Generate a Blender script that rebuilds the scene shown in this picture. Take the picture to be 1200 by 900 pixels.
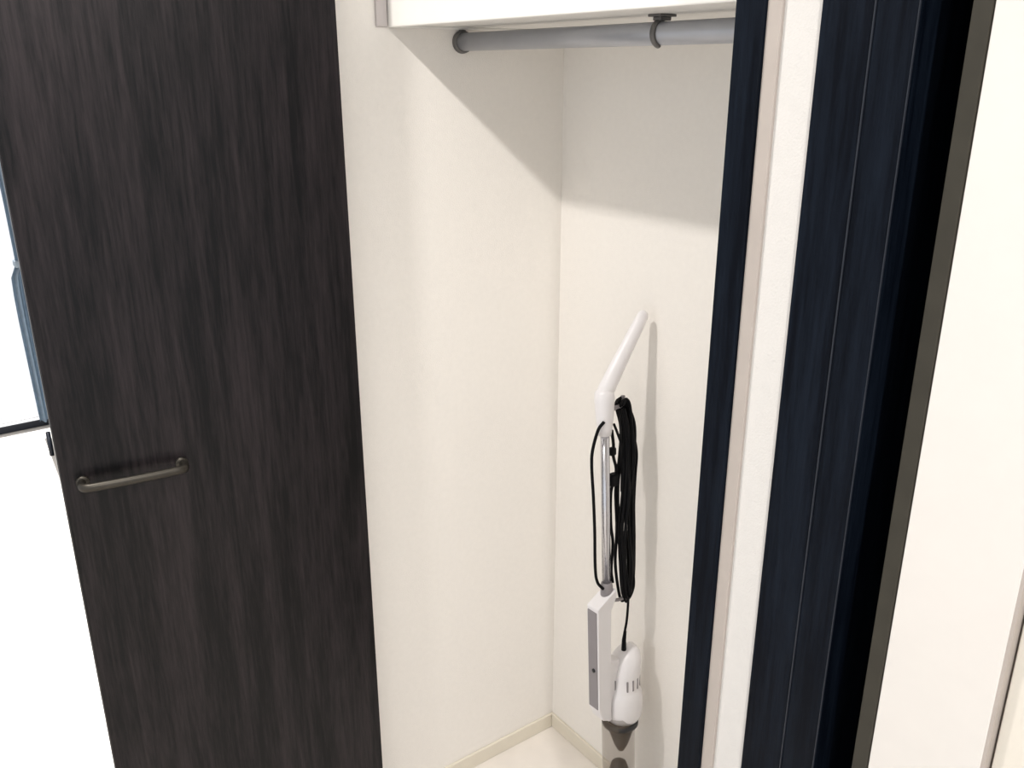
import bpy, bmesh, math, random
from mathutils import Vector, Matrix
random.seed(7)
for o in list(bpy.data.objects): bpy.data.objects.remove(o)
S = bpy.context.scene
COL = S.collection
RAD = math.radians
# World axes: the closet's far left corner at floor level is the origin. X runs right along the
# closet's back wall, Y runs into the closet (the corridor is at negative Y), Z is up. Metres.

# ---------------------------------------------------------------- camera
cd = bpy.data.cameras.new('camera'); cam = bpy.data.objects.new('camera', cd); COL.objects.link(cam)
cd.sensor_fit = 'HORIZONTAL'; cd.sensor_width = 36.0; cd.lens = 36.0 * 1039.9 / 1200.0
cd.clip_start = 0.02; cd.clip_end = 200
YAW, PITCH = RAD(53.79), RAD(19.55)
cam.location = (1.4504, -1.1892, 1.60)
cam.rotation_mode = 'XYZ'
cam.rotation_euler = (RAD(90) - PITCH, RAD(0.05), YAW)
S.camera = cam

# ---------------------------------------------------------------- world, sun, exposure
w = bpy.data.worlds.new('world'); S.world = w; w.use_nodes = True
bg = w.node_tree.nodes['Background']
bg.inputs['Color'].default_value = (0.97, 0.98, 1.0, 1); bg.inputs['Strength'].default_value = 1.06
sd = bpy.data.lights.new('sun', 'SUN'); sun = bpy.data.objects.new('sun', sd); COL.objects.link(sun)
sd.energy = 6.0; sd.angle = RAD(0.6); sd.color = (1.0, 0.97, 0.93)
sun.location = (-8, 0, 6)
sun.rotation_euler = Vector((0.80, -0.04, -0.60)).to_track_quat('-Z', 'Y').to_euler()
S.view_settings.view_transform = 'Standard'; S.view_settings.look = 'None'
S.view_settings.gamma = 1.0; S.view_settings.use_curve_mapping = False
S.view_settings.exposure = 0.0
LAMP = (0.315, -1.256, 2.40)          # corridor downlight
LAMP_POWER = 20.0
FILL_X, FILL_POWER = 2.2, 47.0     # added unseen downlight, fills the shade on the closet's left wall

# ---------------------------------------------------------------- materials
def mat(name, color, rough=0.5, metal=0.0, spec=0.5, var=0.04, vscale=30, bump=0.0, bscale=300, stretch=None, trans=0.0):
    m = bpy.data.materials.new(name); m.use_nodes = True
    nt = m.node_tree; b = nt.nodes['Principled BSDF']
    b.inputs['Roughness'].default_value = rough; b.inputs['Metallic'].default_value = metal
    b.inputs['Specular IOR Level'].default_value = spec
    if trans: b.inputs['Transmission Weight'].default_value = trans
    tc = nt.nodes.new('ShaderNodeTexCoord'); mp = nt.nodes.new('ShaderNodeMapping')
    nt.links.new(tc.outputs['Object'], mp.inputs['Vector'])
    if stretch: mp.inputs['Scale'].default_value = stretch
    n = nt.nodes.new('ShaderNodeTexNoise'); n.inputs['Scale'].default_value = vscale; n.inputs['Detail'].default_value = 6
    nt.links.new(mp.outputs['Vector'], n.inputs['Vector'])
    r = nt.nodes.new('ShaderNodeValToRGB')
    r.color_ramp.elements[0].position = 0.3; r.color_ramp.elements[1].position = 0.7
    r.color_ramp.elements[0].color = tuple(max(0, c * (1 - var)) for c in color) + (1,)
    r.color_ramp.elements[1].color = tuple(min(1, c * (1 + var)) for c in color) + (1,)
    nt.links.new(n.outputs['Fac'], r.inputs['Fac']); nt.links.new(r.outputs['Color'], b.inputs['Base Color'])
    if bump:
        n2 = nt.nodes.new('ShaderNodeTexNoise'); n2.inputs['Scale'].default_value = bscale; n2.inputs['Detail'].default_value = 3
        nt.links.new(mp.outputs['Vector'], n2.inputs['Vector'])
        bp = nt.nodes.new('ShaderNodeBump'); bp.inputs['Strength'].default_value = bump; bp.inputs['Distance'].default_value = 0.002
        nt.links.new(n2.outputs['Fac'], bp.inputs['Height']); nt.links.new(bp.outputs['Normal'], b.inputs['Normal'])
    return m

def wood(name, dark, light, rough=0.45, spec=0.4):
    m = bpy.data.materials.new(name); m.use_nodes = True
    nt = m.node_tree; b = nt.nodes['Principled BSDF']
    b.inputs['Roughness'].default_value = rough; b.inputs['Specular IOR Level'].default_value = spec
    tc = nt.nodes.new('ShaderNodeTexCoord')
    mp = nt.nodes.new('ShaderNodeMapping'); mp.inputs['Scale'].default_value = (1, 1, 0.06)
    nt.links.new(tc.outputs['Object'], mp.inputs['Vector'])
    n1 = nt.nodes.new('ShaderNodeTexNoise'); n1.inputs['Scale'].default_value = 150; n1.inputs['Detail'].default_value = 8; n1.inputs['Roughness'].default_value = 0.75
    n2 = nt.nodes.new('ShaderNodeTexNoise'); n2.inputs['Scale'].default_value = 28; n2.inputs['Detail'].default_value = 4; n2.inputs['Distortion'].default_value = 0.6
    for n in (n1, n2): nt.links.new(mp.outputs['Vector'], n.inputs['Vector'])
    mx = nt.nodes.new('ShaderNodeMath'); mx.operation = 'MULTIPLY_ADD'; mx.inputs[1].default_value = 0.6
    nt.links.new(n1.outputs['Fac'], mx.inputs[0])
    m2 = nt.nodes.new('ShaderNodeMath'); m2.operation = 'MULTIPLY'; m2.inputs[1].default_value = 0.4
    nt.links.new(n2.outputs['Fac'], m2.inputs[0]); nt.links.new(m2.outputs[0], mx.inputs[2])
    r = nt.nodes.new('ShaderNodeValToRGB')
    r.color_ramp.elements[0].position = 0.43; r.color_ramp.elements[1].position = 0.61
    r.color_ramp.elements[0].color = dark + (1,); r.color_ramp.elements[1].color = light + (1,)
    nt.links.new(mx.outputs[0], r.inputs['Fac']); nt.links.new(r.outputs['Color'], b.inputs['Base Color'])
    bp = nt.nodes.new('ShaderNodeBump'); bp.inputs['Strength'].default_value = 0.4; bp.inputs['Distance'].default_value = 0.001
    nt.links.new(n1.outputs['Fac'], bp.inputs['Height']); nt.links.new(bp.outputs['Normal'], b.inputs['Normal'])
    return m

WALLC = (0.555, 0.54, 0.52)
M = {
 'wall': mat('cream_wallpaper', WALLC, 0.85, spec=0.2, var=0.012, vscale=90, bump=0.25, bscale=420),
 'closet': mat('closet_wallpaper', (0.83, 0.798, 0.752), 0.85, spec=0.2, var=0.012, vscale=90, bump=0.25, bscale=420),
 'ceiling': mat('ceiling_paper', (0.82, 0.80, 0.77), 0.9, spec=0.1, var=0.01, bump=0.2),
 'floor': mat('pale_marbled_floor', (0.76, 0.715, 0.665), 0.35, var=0.05, vscale=9),
 'base': mat('cream_baseboard', (0.71, 0.66, 0.56), 0.5, var=0.02),
 'beige_strip': mat('flat_beige', (0.36, 0.32, 0.29), 0.6, var=0.03),
 'white': mat('white_laminate', (0.78, 0.765, 0.73), 0.4, var=0.01),
 'panelwhite': mat('white_panel', (0.60, 0.575, 0.545), 0.55, var=0.01),
 'cream': mat('cream_panel', (0.60, 0.565, 0.50), 0.55, var=0.01),
 'grey_end': mat('light_grey_end', (0.52, 0.48, 0.47), 0.5, var=0.03),
 'door': wood('dark_wood_leaf', (0.0004, 0.0004, 0.0009), (0.0185, 0.0140, 0.0155), 0.33, 0.24),
 'frame': wood('blue_black_wood_frame', (0.001, 0.002, 0.0045), (0.005, 0.008, 0.014), 0.5, 0.07),
 'handle': mat('dark_bronze_metal', (0.055, 0.050, 0.042), 0.42, metal=0.8, var=0.05),
 'rod': mat('grey_steel_rod', (0.42, 0.43, 0.46), 0.35, metal=0.35, var=0.03),
 'bracket': mat('dark_grey_bracket', (0.13, 0.125, 0.12), 0.45, metal=0.3, var=0.04),
 'vwhite': mat('vacuum_white_plastic', (0.82, 0.80, 0.81), 0.35, var=0.01),
 'vgrey': mat('vacuum_grey_inlay', (0.27, 0.25, 0.26), 0.4, var=0.03),
 'vdark': mat('vacuum_dark_grey', (0.016, 0.017, 0.019), 0.45, var=0.05),
 'steel': mat('polished_pole', (0.62, 0.62, 0.66), 0.22, metal=0.95, var=0.02),
 'cord': mat('black_cord', (0.004, 0.004, 0.005), 0.6, spec=0.12, var=0.1),
 'dust': mat('grey_dust', (0.20, 0.18, 0.16), 0.9, var=0.2, vscale=80),
 'curtain': mat('blue_grey_curtain', (0.31, 0.38, 0.45), 0.9, var=0.08, vscale=40),
 'sash': mat('dark_aluminium_sash', (0.012, 0.016, 0.026), 0.4, metal=0.3, var=0.05),
 'lamptrim': mat('white_lamp_trim', (0.8, 0.8, 0.8), 0.4, var=0.01),
}
def clear(name, color, rough, alpha):
    m = bpy.data.materials.new(name); m.use_nodes = True; nt = m.node_tree
    out = nt.nodes['Material Output']; b = nt.nodes['Principled BSDF']
    b.inputs['Base Color'].default_value = color + (1,); b.inputs['Roughness'].default_value = rough
    n = nt.nodes.new('ShaderNodeTexNoise'); n.inputs['Scale'].default_value = 12
    mr = nt.nodes.new('ShaderNodeMapRange'); mr.inputs['To Min'].default_value = alpha * 0.9; mr.inputs['To Max'].default_value = alpha * 1.1
    nt.links.new(n.outputs['Fac'], mr.inputs['Value'])
    t = nt.nodes.new('ShaderNodeBsdfTransparent'); mx = nt.nodes.new('ShaderNodeMixShader')
    nt.links.new(mr.outputs['Result'], mx.inputs['Fac']); nt.links.new(t.outputs[0], mx.inputs[1]); nt.links.new(b.outputs[0], mx.inputs[2])
    nt.links.new(mx.outputs[0], out.inputs['Surface'])
    return m
M['glass'] = clear('window_glass', (0.9, 0.95, 1.0), 0.05, 0.02)
M['edge_highlight'] = mat('highlight_blue_black', (0.016, 0.019, 0.026), 0.4, spec=0.3, var=0.1)
M['olive'] = mat('brownish_edge_strip', (0.033, 0.030, 0.023), 0.5, spec=0.2, var=0.1)
M['cup'] = clear('smoky_clear_plastic', (0.20, 0.15, 0.105), 0.15, 0.33)
em = bpy.data.materials.new('lamp_diffuser'); em.use_nodes = True
eb = em.node_tree.nodes['Principled BSDF']; eb.inputs['Base Color'].default_value = (0.9, 0.88, 0.82, 1)
eb.inputs['Emission Color'].default_value = (1, 0.93, 0.82, 1); eb.inputs['Emission Strength'].default_value = 4
M['lamp'] = em

# ---------------------------------------------------------------- mesh helpers
def obj(name, bm, m, parent=None, smooth=False, loc=None):
    bmesh.ops.recalc_face_normals(bm, faces=bm.faces)
    me = bpy.data.meshes.new(name); bm.to_mesh(me); bm.free()
    me.materials.append(M[m] if isinstance(m, str) else m)
    if smooth:
        for p in me.polygons: p.use_smooth = True
    o = bpy.data.objects.new(name, me); COL.objects.link(o)
    if parent: o.parent = parent
    if loc: o.location = loc
    return o
def box(x0, x1, y0, y1, z0, z1, bevel=0.0, seg=2, bm=None):
    own = bm is None
    bm = bm or bmesh.new()
    r = bmesh.ops.create_cube(bm, size=1.0)
    for v in r['verts']:
        v.co = Vector(((x0 + x1) / 2 + v.co.x * (x1 - x0), (y0 + y1) / 2 + v.co.y * (y1 - y0), (z0 + z1) / 2 + v.co.z * (z1 - z0)))
    if bevel:
        es = set(e for v in r['verts'] for e in v.link_edges)
        bmesh.ops.bevel(bm, geom=list(es), offset=bevel, segments=seg, affect='EDGES', profile=0.5)
    return bm
def prism(pts, x0, x1, bevel=0.0):          # polygon in (y, z), extruded along x
    bm = bmesh.new()
    a = [bm.verts.new((x0, y, z)) for y, z in pts]; b = [bm.verts.new((x1, y, z)) for y, z in pts]
    n = len(pts); bm.faces.new(a); bm.faces.new(b[::-1])
    for i in range(n): bm.faces.new((a[i], b[i], b[(i + 1) % n], a[(i + 1) % n]))
    if bevel: bmesh.ops.bevel(bm, geom=list(bm.edges), offset=bevel, segments=2, affect='EDGES', profile=0.5)
    return bm
def lathe(prof, seg=28, center=(0, 0, 0), fn=None, bm=None):     # prof: (r, z)
    bm = bm or bmesh.new(); rings = []
    for r, z in prof:
        if r < 1e-6: rings.append([bm.verts.new((center[0], center[1], center[2] + z))])
        else: rings.append([bm.verts.new((center[0] + r * math.cos(2 * math.pi * i / seg), center[1] + r * math.sin(2 * math.pi * i / seg), center[2] + z)) for i in range(seg)])
    for a, b in zip(rings, rings[1:]):
        for i in range(seg):
            j = (i + 1) % seg
            if len(a) == 1 and len(b) == 1: continue
            if len(a) == 1: bm.faces.new((a[0], b[i], b[j]))
            elif len(b) == 1: bm.faces.new((a[i], a[j], b[0]))
            else: bm.faces.new((a[i], a[j], b[j], b[i]))
    if fn:
        for v in bm.verts: v.co = fn(v.co)
    return bm
def spline(pts, n=8):
    P = [Vector(p) for p in pts]; P = [P[0] * 2 - P[1]] + P + [P[-1] * 2 - P[-2]]; out = []
    for i in range(1, len(P) - 2):
        for k in range(n):
            t = k / n; a, b, c, d = P[i - 1:i + 3]
            out.append(0.5 * ((2 * b) + (c - a) * t + (2 * a - 5 * b + 4 * c - d) * t * t + (3 * b - a - 3 * c + d) * t ** 3))
    out.append(P[-2].copy()); return out
def tube(path, rad, seg=10, bm=None, flat=None, cap=True):
    """round tube along path; rad: number or list; flat: (axis vector, factor) to flatten the section"""
    bm = bm or bmesh.new(); n = len(path); R = rad if isinstance(rad, (list, tuple)) else [rad] * n
    t0 = (path[1] - path[0]).normalized()
    up = Vector((1, 0, 0)) if abs(t0.x) < 0.9 else Vector((0, 1, 0))
    nrm = (up - t0 * up.dot(t0)).normalized(); rings = []
    for i, p in enumerate(path):
        t = (path[min(i + 1, n - 1)] - path[max(i - 1, 0)]).normalized()
        nrm = (nrm - t * nrm.dot(t)).normalized(); bi = t.cross(nrm)
        ring = []
        for k in range(seg):
            a = 2 * math.pi * k / seg
            off = nrm * math.cos(a) * R[i] * (flat or 1.0) + bi * math.sin(a) * R[i]
            ring.append(bm.verts.new(p + off))
        rings.append(ring)
    for a, b in zip(rings, rings[1:]):
        for k in range(seg): bm.faces.new((a[k], a[(k + 1) % seg], b[(k + 1) % seg], b[k]))
    if cap:
        bm.faces.new(rings[0][::-1]); bm.faces.new(rings[-1])
    return bm
def tag(o, label, cat=None, kind=None, group=None):
    o['label'] = label
    if cat: o['category'] = cat
    if kind: o['kind'] = kind
    if group: o['group'] = group
    return o
def empty(name, loc=(0, 0, 0), rot=(0, 0, 0)):
    o = bpy.data.objects.new(name, None); COL.objects.link(o); o.location = loc; o.rotation_euler = rot
    o.empty_display_size = 0.05
    return o
def struct(name, bm, m, label, cat):
    return tag(obj(name, bm, m), label, cat, 'structure')

# ---------------------------------------------------------------- room shell
CEIL = 2.42
YW = -0.484                     # face of the wall that holds the closet opening
struct('floor', box(-3.12, 3.0, -3.0, 0.08, -0.05, 0.0), 'floor', 'pale marbled floor running into the closet', 'floor')
struct('ceiling', box(-3.12, 3.0, -3.0, 0.08, CEIL, CEIL + 0.06), 'ceiling', 'off-white ceiling above corridor and closet', 'ceiling')
struct('wall_left', box(-0.08, 0.0, -0.490, 0.08, 0, CEIL), 'closet', 'cream papered side wall inside the closet, left of its corner', 'wall')
struct('wall_back', box(0.0, 0.92, 0.0, 0.08, 0, CEIL), 'closet', 'cream papered back wall of the closet behind the vacuum', 'wall')
struct('wall_right', box(0.866, 0.92, -0.40, 0.0, 0, CEIL), 'closet', 'cream papered closet side wall hidden behind the right jamb', 'wall')
struct('wall_between', box(0.88, 0.990, YW, -0.40, 0, CEIL), 'wall', 'narrow white wall strip between the two dark frames', 'wall')
struct('wall_over_closet', box(-0.08, 0.88, YW, -0.42, 2.24, CEIL), 'wall', 'white wall strip above the closet opening', 'wall')
struct('wall_side_room', box(-3.12, -0.08, YW, -0.40, 0, CEIL), 'wall', 'white wall of the bright side room behind the folded door', 'wall')
# far wall of the side room with a floor-length window
WX = -3.02
bm = bmesh.new()
box(WX - 0.10, WX, -0.56, YW, 0, CEIL, bm=bm); box(WX - 0.10, WX, -3.0, -2.45, 0, CEIL, bm=bm)
box(WX - 0.10, WX, -2.45, -0.56, 2.12, CEIL, bm=bm)
struct('wall_window', bm, 'wall', 'white end wall around the floor-length window', 'wall')
win = tag(empty('window_1', (WX - 0.05, -1.5, 0)), 'floor-length window glaring white beyond the folded closet door', 'window', 'structure')
for y0, y1 in ((-0.94, -0.91), (0.91, 0.94), (-0.015, 0.025)):
    obj('window_stile', box(-0.03, 0.03, y0, y1, 0.0, 2.12, 0.003), 'sash', win)
obj('window_threshold', box(-0.03, 0.045, -0.91, 0.91, 0.0, 0.035, 0.004), 'sash', win)
obj('window_head', box(-0.03, 0.03, -0.91, 0.91, 2.08, 2.12, 0.003), 'sash', win)
for y0, y1 in ((-0.91, -0.015), (0.025, 0.91)):
    obj('window_pane', box(-0.004, 0.004, y0, y1, 0.035, 2.08), 'glass', win)
# baseboards inside the closet
def bboard(name, x0, x1, y0, y1, label):
    struct(name, box(x0, x1, y0, y1, 0, 0.040, 0.0015, 1), 'base', label, 'baseboard')
bboard('baseboard_left', 0.0, 0.007, -0.485, -0.007, 'low cream baseboard along the closet left wall')
bboard('baseboard_back', 0.0, 0.866, -0.007, 0.0, 'low cream baseboard along the closet back wall')
# closet frame: dark casing
struct('beige_strip_1', box(0.850, 0.884, -0.492, -0.400, 0, 2.24, 0.0012, 1), 'frame', 'narrow blue-black closet jamb beside the vacuum', 'door frame')
struct('jamb_strip', box(0.884, 0.9005, -0.488, YW + 0.002, 0, 2.24, 0.0008, 1), 'beige_strip', 'thin beige strip right of the narrow closet jamb', 'beige_strip')  # separate strip in flat beige, darker than the wall beside it
struct('beige_strip_3', box(-0.045, -0.001, -0.500, -0.4905, 0, 2.24, 0.0012, 1), 'frame', 'dark closet jamb hidden behind the folded door', 'door frame')
struct('beige_strip_4', box(-0.045, 0.884, -0.495, -0.42, 2.20, 2.24, 0.0012, 1), 'frame', 'dark head rail above the closet opening', 'door frame')
# second dark frame, right: stepped profile with a deep rebate, then white panels
fr = tag(empty('beige_strip_5', (0.99, -0.45, 0)), 'wide stepped blue-black door frame right of the white wall strip', 'door frame', 'structure')
def fpart(name, x0, x1, y0, y1, m='frame', bev=0.0015):
    return obj(name, box(x0 - 0.99, x1 - 0.99, y0 + 0.45, y1 + 0.45, 0, 2.30, bev, 2), m, fr)
fpart('casing_board', 0.9415, 0.9920, -0.4875, -0.40)
fpart('edge_highlight', 0.9920, 0.9934, -0.4880, -0.41, m='edge_highlight', bev=0.0004); fpart('edge_highlight', 1.0305, 1.0316, -0.4872, -0.4850, m='edge_highlight', bev=0.0004)  # lighter strips colour in highlights along the board edges
fpart('stop_board', 0.9935, 1.0312, -0.4868, -0.40, bev=0.001)
fpart('rebate_board', 0.9957, 1.110, -0.400, -0.36)
lb = fpart('edge_strip', 1.0725, 1.0880, -0.4855, -0.400, m='olive', bev=0.001); lb['label'] = 'brownish inner edge strip'
struct('wall_panel', box(1.0885, 1.1885, YW, -0.402, 0, CEIL, 0.001, 1), 'panelwhite', 'bright white wall panel right of the stepped dark frame', 'wall')
struct('wall_end', box(1.1935, 3.0, -0.4735, -0.402, 0, CEIL, 0.001, 1), 'cream', 'cream wall panel at the far right beyond a thin gap', 'wall')
struct('side_shade_strip', box(1.1885, 1.1915, -0.4832, -0.42, 0, CEIL), 'beige_strip', 'thin beige strip colouring in the shaded side of the white wall panel', 'beige_strip')  # beige laid over the white panel's side in place of its shade

# ---------------------------------------------------------------- bi-fold closet door
PR = Vector((0.060, -0.516, 0)); PL = Vector((-0.004, -1.013, 0))
H0, H1, TH = 0.012, 2.18, 0.022
door = tag(empty('door_1', (PL.x, PL.y, 0)), 'dark wood folding closet door standing open, bar handle near its fold', 'door', 'structure')
d = (PR - PL); Lw = d.length; ang = math.atan2(d.y, d.x)
def leaf(name, p, q, th):
    dd = q - p; e = obj(name, box(0, dd.length, 0, th, H0, H1, 0.0015, 2), 'door', door)
    e.location = p - PL; e.rotation_euler = (0, 0, math.atan2(dd.y, dd.x)); return e
front = leaf('door_leaf', PL, PR, TH)           # local +y points away from the corridor side (towards -X)
A0 = Vector((-0.0285, -1.011, 0)); A1 = Vector((0.012, -0.516, 0))
leaf('door_leaf', A0, A1, TH)
for z in (0.25, 1.02, 1.95):                     # fold hinges on the free edge
    hb = lathe([(0, 0), (0.0035, 0), (0.0035, 0.04), (0, 0.04)], 12, (-0.024, -0.003, z)); obj('fold_hinge', hb, 'sash', door, True)
obj('pivot_pin', lathe([(0, 0), (0.004, 0), (0.004, 0.03), (0, 0.03)], 10, (0.050, 0.485, H1 - 0.005)), 'handle', door, True)
# bar handle on the front leaf: local x along the leaf, local -y into the corridor
hroot = empty('handle'); hroot.parent = door
hroot.location = (0, 0, 0); hroot.rotation_euler = (0, 0, ang)
hx0, hx1, hz = 0.026, 0.186, 0.975
pth = spline([(hx0 + 0.004, -0.001, hz), (hx0, -0.016, hz), (hx0 + 0.006, -0.028, hz), (hx0 + 0.03, -0.031, hz), ((hx0 + hx1) / 2, -0.032, hz), (hx1 - 0.03, -0.031, hz), (hx1 - 0.006, -0.028, hz), (hx1, -0.016, hz), (hx1 - 0.004, -0.001, hz)], 6)
obj('handle_bar', tube(pth, 0.0075, 12, flat=0.75), 'handle', hroot, True)
for hx in (hx0 + 0.004, hx1 - 0.004):
    rb = lathe([(0, 0), (0.0105, 0), (0.0105, 0.003), (0.009, 0.0045), (0, 0.0045)], 20)
    bmesh.ops.rotate(rb, verts=rb.verts, cent=(0, 0, 0), matrix=Matrix.Rotation(RAD(90), 3, 'X'))
    obj('handle_rose', rb, 'handle', hroot, True, (hx, 0.0, hz))

# ---------------------------------------------------------------- shelf and hanging rod
SZ, SY = 1.667, -0.394
sh = tag(empty('closet_shelf', (0.0, SY, SZ)), 'white closet shelf with deep front edge above the hanging rod', 'shelf')
obj('shelf_board', box(0.0145, 0.8655, 0.018, 0.3935, 0.004, 0.028, 0.001, 1), 'white', sh)
obj('front_edge', box(0.004, 0.8655, 0.0, 0.018, 0.0, 0.115, 0.002, 2), 'white', sh)
obj('wall_cleat', box(0.0003, 0.0125, 0.0185, 0.393, 0.0, 0.10, 0.001, 1), 'white', sh)
cl = obj('end_cap', box(0.0003, 0.0060, -0.022, -0.0005, 0.001, 0.115, 0.001, 1), 'grey_end', sh); cl['label'] = 'grey end strip on the wall'  # flat light grey, darker than the white shelf parts
RY, RZ, RR = -0.242, 1.646, 0.0155
rod = tag(empty('hanging_rod', (0.0, RY, RZ)), 'grey steel hanging rod running under the white shelf', 'rod')
def xlathe(prof, seg=28):
    b = lathe(prof, seg); bmesh.ops.rotate(b, verts=b.verts, cent=(0, 0, 0), matrix=Matrix.Rotation(RAD(90), 3, 'Y')); return b
obj('rod_tube', xlathe([(0, 0.004), (RR, 0.004), (RR, 0.862), (0, 0.862)]), 'rod', rod, True)
for x in (0.0, 0.855):
    s = obj('end_socket', xlathe([(0, 0.0005), (0.0195, 0.0005), (0.0200, 0.003), (0.0190, 0.010), (0.0165, 0.0105), (0, 0.0105)]), 'bracket', rod, True, (x, 0, 0))
    obj('socket_tab', box(0.001, 0.008, -0.006, 0.006, 0.014, 0.0205, 0.001, 1), 'bracket', s)
hg = empty('hanger_bracket'); hg.parent = rod; hg.location = (0.507, 0, 0)
obj('bracket_plate', box(-0.012, 0.012, -0.016, 0.016, 0.0215, 0.0247, 0.0005, 1), 'bracket', hg)
obj('bracket_neck', box(-0.0075, 0.0075, -0.011, 0.011, 0.0165, 0.0220, 0.001, 1), 'bracket', hg)
hk = [(0, 0.0175 * math.sin(a), 0.0175 * math.cos(a)) for a in [RAD(k) for k in range(-165, 10, 12)]]
obj('bracket_hook', tube([Vector((0, y, z)) for y, z in [(p[1], p[2]) for p in hk]], 0.0030, 8, flat=1.6), 'bracket', hg, True)

# ---------------------------------------------------------------- stick vacuum cleaner (local: x = world X, y = towards back wall)
vac = tag(empty('stick_vacuum', (0.3636, -0.130, 0.0), (0, RAD(-3.80), 0)),
          'white stick vacuum cleaner with coiled black cord standing against the back wall', 'vacuum cleaner')
V3 = lambda y, z, x=0.0: Vector((x, y, z))
# grip: tapered bar leaning towards the wall
gp = [V3(-0.004, 1.020), V3(0.004, 1.036), V3(0.030, 1.072), V3(0.060, 1.112), V3(0.088, 1.149), V3(0.0985, 1.163), V3(0.1025, 1.1685), V3(0.1045, 1.171)]
gr = [0.0145, 0.0175, 0.0160, 0.0142, 0.0128, 0.0118, 0.0085, 0.0030]
gpath = []; grad = []
obj('grip', tube(gp, gr, 16, flat=0.85), 'vwhite', vac, True)
nk = obj('neck', lathe([(0, 1.040), (0.012, 1.040), (0.0185, 1.032), (0.0195, 1.020), (0.0175, 0.990), (0.0150, 0.965), (0.0125, 0.948), (0, 0.948)], 20), 'vwhite', vac, True)
obj('cord_hook', tube(spline([V3(0.008, 0.990), V3(0.026, 0.996), V3(0.040, 0.997), V3(0.046, 1.004), V3(0.047, 1.016)], 5), 0.0042, 8), 'vgrey', nk, True)
obj('pole', lathe([(0, 0.615), (0.0088, 0.615), (0.0088, 0.952), (0, 0.952)], 20), 'steel', vac, True)
# spine housing and its grey front inlay
sp = obj('spine_housing', prism([(-0.038, 0.358), (-0.038, 0.594), (0.012, 0.622), (0.012, 0.604), (-0.005, 0.580), (-0.005, 0.322), (-0.027, 0.332)], -0.0165, 0.0165, 0.002), 'vwhite', vac)
il = obj('front_inlay', box(-0.0135, 0.0135, -0.0400, -0.0375, 0.362, 0.586, 0.001, 1), 'vgrey', sp); il['label'] = 'grey front inlay'
pb = lathe([(0, 0), (0.0042, 0), (0.0042, 0.0025), (0, 0.003)], 14)
bmesh.ops.rotate(pb, verts=pb.verts, cent=(0, 0, 0), matrix=Matrix.Rotation(RAD(90), 3, 'X'))
obj('button', pb, 'vdark', sp, True, (0.004, -0.0398, 0.452))
obj('pole_collar', lathe([(0, 0.600), (0.0125, 0.600), (0.0125, 0.628), (0.0105, 0.636), (0, 0.636)], 18), 'vgrey', sp, True)
obj('lower_cord_hook', tube(spline([V3(0.010, 0.592), V3(0.030, 0.585), V3(0.050, 0.583), V3(0.058, 0.576)], 5), 0.0038, 8), 'vgrey', sp, True)
# motor head: waisted dome
CY = 0.042
def lean(c):
    k = max(0.0, (c.z - 0.375) / 0.09)
    return Vector((c.x, c.y + 0.012 * k, c.z + (c.y - CY) * 0.35 * k))
dome = obj('motor_housing', lathe([(0, 0.294), (0.022, 0.295), (0.033, 0.301), (0.0395, 0.313), (0.0420, 0.330), (0.0420, 0.352), (0.0405, 0.366), (0.0370, 0.374), (0.0345, 0.379), (0.0340, 0.412), (0.0335, 0.432), (0.0300, 0.448), (0.0220, 0.459), (0.0105, 0.465), (0, 0.466)], 36, (0, CY, 0), lean), 'vwhite', vac, True)
for k in range(9):                               # vent slots around the waist
    a = RAD(-95 + k * 22)
    if k == 2: continue
    bmv = box(0.0332, 0.0352, -0.0020, 0.0020, 0.383, 0.408, 0.0006, 1)
    bmesh.ops.rotate(bmv, verts=bmv.verts, cent=(0, 0, 0), matrix=Matrix.Rotation(a, 3, 'Z'))
    bmesh.ops.translate(bmv, verts=bmv.verts, vec=(0, CY + 0.0025, 0))
    obj('vent_slot', bmv, 'vgrey', dome)
obj('cradle', box(-0.013, 0.010, -0.006, 0.026, 0.315, 0.455, 0.003), 'vwhite', vac)
# dust cup with cone filter
cup = obj('dust_cup', lathe([(0.0335, 0.322), (0.0352, 0.312), (0.0350, 0.200), (0.0330, 0.120), (0.0300, 0.095), (0, 0.095)], 32, (0, 0.029, 0)), 'cup', vac, True)
obj('gasket', lathe([(0.030, 0.302), (0.0385, 0.302), (0.0385, 0.292), (0.030, 0.288)], 32, (0, 0.034, 0)), 'vdark', cup, True)
obj('cone_filter', lathe([(0, 0.292), (0.0285, 0.292), (0.0250, 0.270), (0.0150, 0.238), (0.0070, 0.222), (0, 0.219)], 24, (0, 0.036, 0)), 'vdark', cup, True)
obj('inlet_elbow', lathe([(0, 0.198), (0.008, 0.197), (0.0165, 0.190), (0.0205, 0.176), (0.0205, 0.100), (0, 0.100)], 24, (0, 0.030, 0)), 'vdark', cup, True)
# lower tube and floor head (below the frame, standing on the floor)
obj('lower_tube', lathe([(0, 0.030), (0.0165, 0.030), (0.0165, 0.094), (0, 0.096)], 20, (0, 0.012, 0)), 'vwhite', vac, True)
head = empty('floor_head'); head.parent = vac; head.rotation_euler = (0, RAD(3.80), 0)
obj('head_shell', prism([(-0.075, 0.004), (-0.075, 0.016), (-0.040, 0.038), (0.030, 0.046), (0.045, 0.030), (0.045, 0.004)], -0.110, 0.110, 0.004), 'vwhite', head)
obj('head_bumper', box(-0.112, 0.112, -0.079, -0.070, 0.001, 0.013, 0.002), 'vdark', head)
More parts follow.
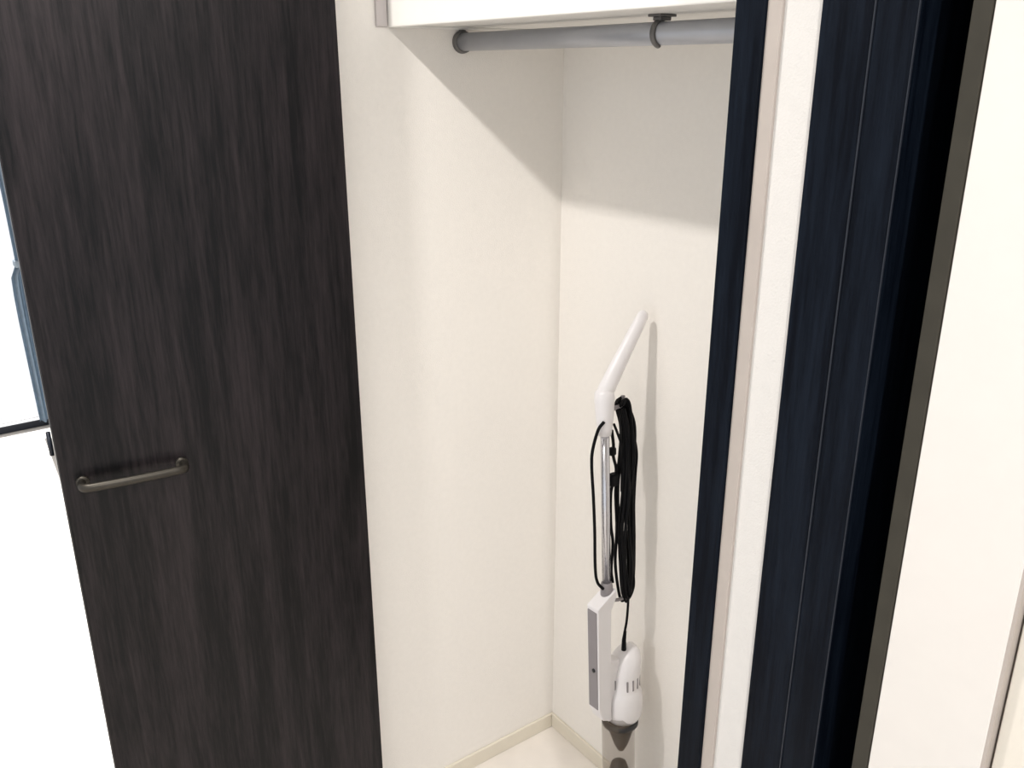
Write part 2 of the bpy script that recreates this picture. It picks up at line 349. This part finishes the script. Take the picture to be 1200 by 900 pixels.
# power cord: strands along the pole, coiled bundle on the hooks, lead into the motor
CR = 0.0031
cord = empty('power_cord'); cord.parent = vac
def strand(name, pts, r=CR): return obj(name, tube(spline(pts, 8), r, 8), 'cord', cord, True)
strand('cord_strand', [V3(-0.012, 0.980, 0.012), V3(-0.022, 0.964, 0.006), V3(-0.031, 0.925), V3(-0.034, 0.893), V3(-0.031, 0.830), V3(-0.029, 0.760), V3(-0.029, 0.680), V3(-0.024, 0.645), V3(-0.014, 0.628, 0.006)])
strand('cord_strand', [V3(0.014, 0.955, 0.004), V3(0.018, 0.925, 0.004), V3(0.021, 0.900), V3(0.028, 0.872), V3(0.024, 0.850), V3(0.014, 0.825), V3(0.013, 0.760), V3(0.018, 0.715), V3(0.013, 0.660), V3(0.013, 0.632, 0.004)])
for i in range(6):                               # coiled loops
    x = -0.010 + 0.0042 * i
    j = lambda s: random.uniform(-s, s)
    tz = 1.000 + 0.003 * (i % 3); bz = 0.572 + 0.012 * (i % 3) + j(0.006)
    yl = 0.040 + 0.0035 * (i % 3) ; yr = 0.058 + 0.0035 * ((i * 2) % 5)
    pts = [V3(0.036, tz - 0.004, x), V3(0.044, tz + 0.006, x), V3(0.054, tz - 0.008, x), V3(yr + 0.002, 0.950 + j(.006), x), V3(yr + 0.003 + j(.002), 0.890, x + j(.004)),
           V3(yr + j(.003), 0.820, x + j(.004)), V3(yr - 0.003 + j(.003), 0.740, x + j(.004)), V3(yr + j(.003), 0.660, x + j(.004)), V3(yr - 0.001, bz + 0.025, x),
           V3(0.053, bz, x), V3(yl + 0.003, bz + 0.020, x), V3(yl - 0.002 + j(.003), 0.660, x + j(.003)), V3(yl - 0.004 + j(.003), 0.740, x + j(.004)),
           V3(yl + j(.003), 0.820, x + j(.004)), V3(yl + 0.002 + j(.003), 0.890, x + j(.004)), V3(0.050 + j(.003), 0.945, x), V3(0.040, tz - 0.012, x)]
    strand('cord_loop', pts, CR)
strand('cord_loop', [V3(0.050, 0.990), V3(0.067, 0.950), V3(0.0825, 0.895), V3(0.0790, 0.840), V3(0.0755, 0.780), V3(0.0765, 0.700), V3(0.074, 0.620), V3(0.062, 0.585)], 0.0026)
strand('cord_loop', [V3(0.016, 0.968, 0.008), V3(0.026, 0.945, 0.008), V3(0.038, 0.915, 0.006), V3(0.044, 0.88), V3(0.042, 0.82)], 0.0026)
strand('motor_lead', [V3(0.060, 0.600), V3(0.058, 0.560), V3(0.054, 0.525), V3(0.047, 0.495), V3(0.045, 0.460)], 0.0026)
obj('strain_relief', tube([V3(0.050, 0.505), V3(0.0465, 0.485), V3(0.046, 0.462)], [0.003, 0.0045, 0.0055], 10), 'cord', cord, True)
pg = obj('plug', box(-0.008, 0.008, 0.010, 0.030, 0.838, 0.864, 0.004), 'cord', cord)
obj('cord_clip', box(-0.006, 0.006, 0.011, 0.025, 0.902, 0.918, 0.003), 'cord', cord)

# ---------------------------------------------------------------- corridor downlight and the added fill downlight
def downlight(x, power, label):
    lamp = tag(empty('ceiling_downlight', (x, LAMP[1], CEIL)), label, 'ceiling light', group='corridor downlights')
    obj('trim_ring', lathe([(0.062, -0.001), (0.082, -0.001), (0.082, -0.006), (0.066, -0.010), (0.062, -0.008)], 40), 'lamptrim', lamp, True)
    obj('diffuser', lathe([(0.0615, -0.002), (0.0615, -0.004), (0, -0.005)], 40), 'lamp', lamp, True)
    ld = bpy.data.lights.new('downlight_bulb', 'AREA'); ld.shape = 'DISK'; ld.size = 0.085; ld.energy = power; ld.color = (1.0, 0.96, 0.92)
    lo = bpy.data.objects.new('downlight_bulb', ld); COL.objects.link(lo); lo.location = (0, 0, LAMP[2] - CEIL - 0.004); lo.parent = lamp
downlight(LAMP[0], LAMP_POWER, 'round recessed downlight in the corridor ceiling in front of the closet')
downlight(FILL_X, FILL_POWER, 'added unseen fill downlight at the right, brightening the closet left wall')

# ---------------------------------------------------------------- tied-back curtain by the window
def curtain():
    bm = bmesh.new(); nu, zs = 60, [2.10, 1.9, 1.6, 1.3, 1.05, 0.86, 0.80, 0.74, 0.66, 0.55, 0.42, 0.30, 0.18, 0.06]
    wd = [0.24, 0.21, 0.19, 0.185, 0.180, 0.178, 0.178, 0.205, 0.208, 0.208, 0.206, 0.204, 0.202, 0.200]
    rows = []
    for z, wv in zip(zs, wd):
        rows.append([bm.verts.new((0.022 * math.sin(u / nu * 2 * math.pi * 7) , -wv * u / nu, z)) for u in range(nu + 1)])
    for a, b in zip(rows, rows[1:]):
        for i in range(nu): bm.faces.new((a[i], a[i + 1], b[i + 1], b[i]))
    bmesh.ops.solidify(bm, geom=list(bm.faces), thickness=0.003)
    return bm
ct = tag(empty('curtain', (WX + 0.10, -0.50, 0)), 'blue-grey curtain tied back beside the bright window', 'curtain')
obj('drape', curtain(), 'curtain', ct, True)
obj('tie_band', box(-0.03, 0.03, -0.185, 0.004, 0.785, 0.815, 0.006), 'curtain', ct)
obj('curtain_track', box(-0.02, 0.02, -1.95, 0.0, 2.10, 2.125, 0.002), 'lamptrim', ct)
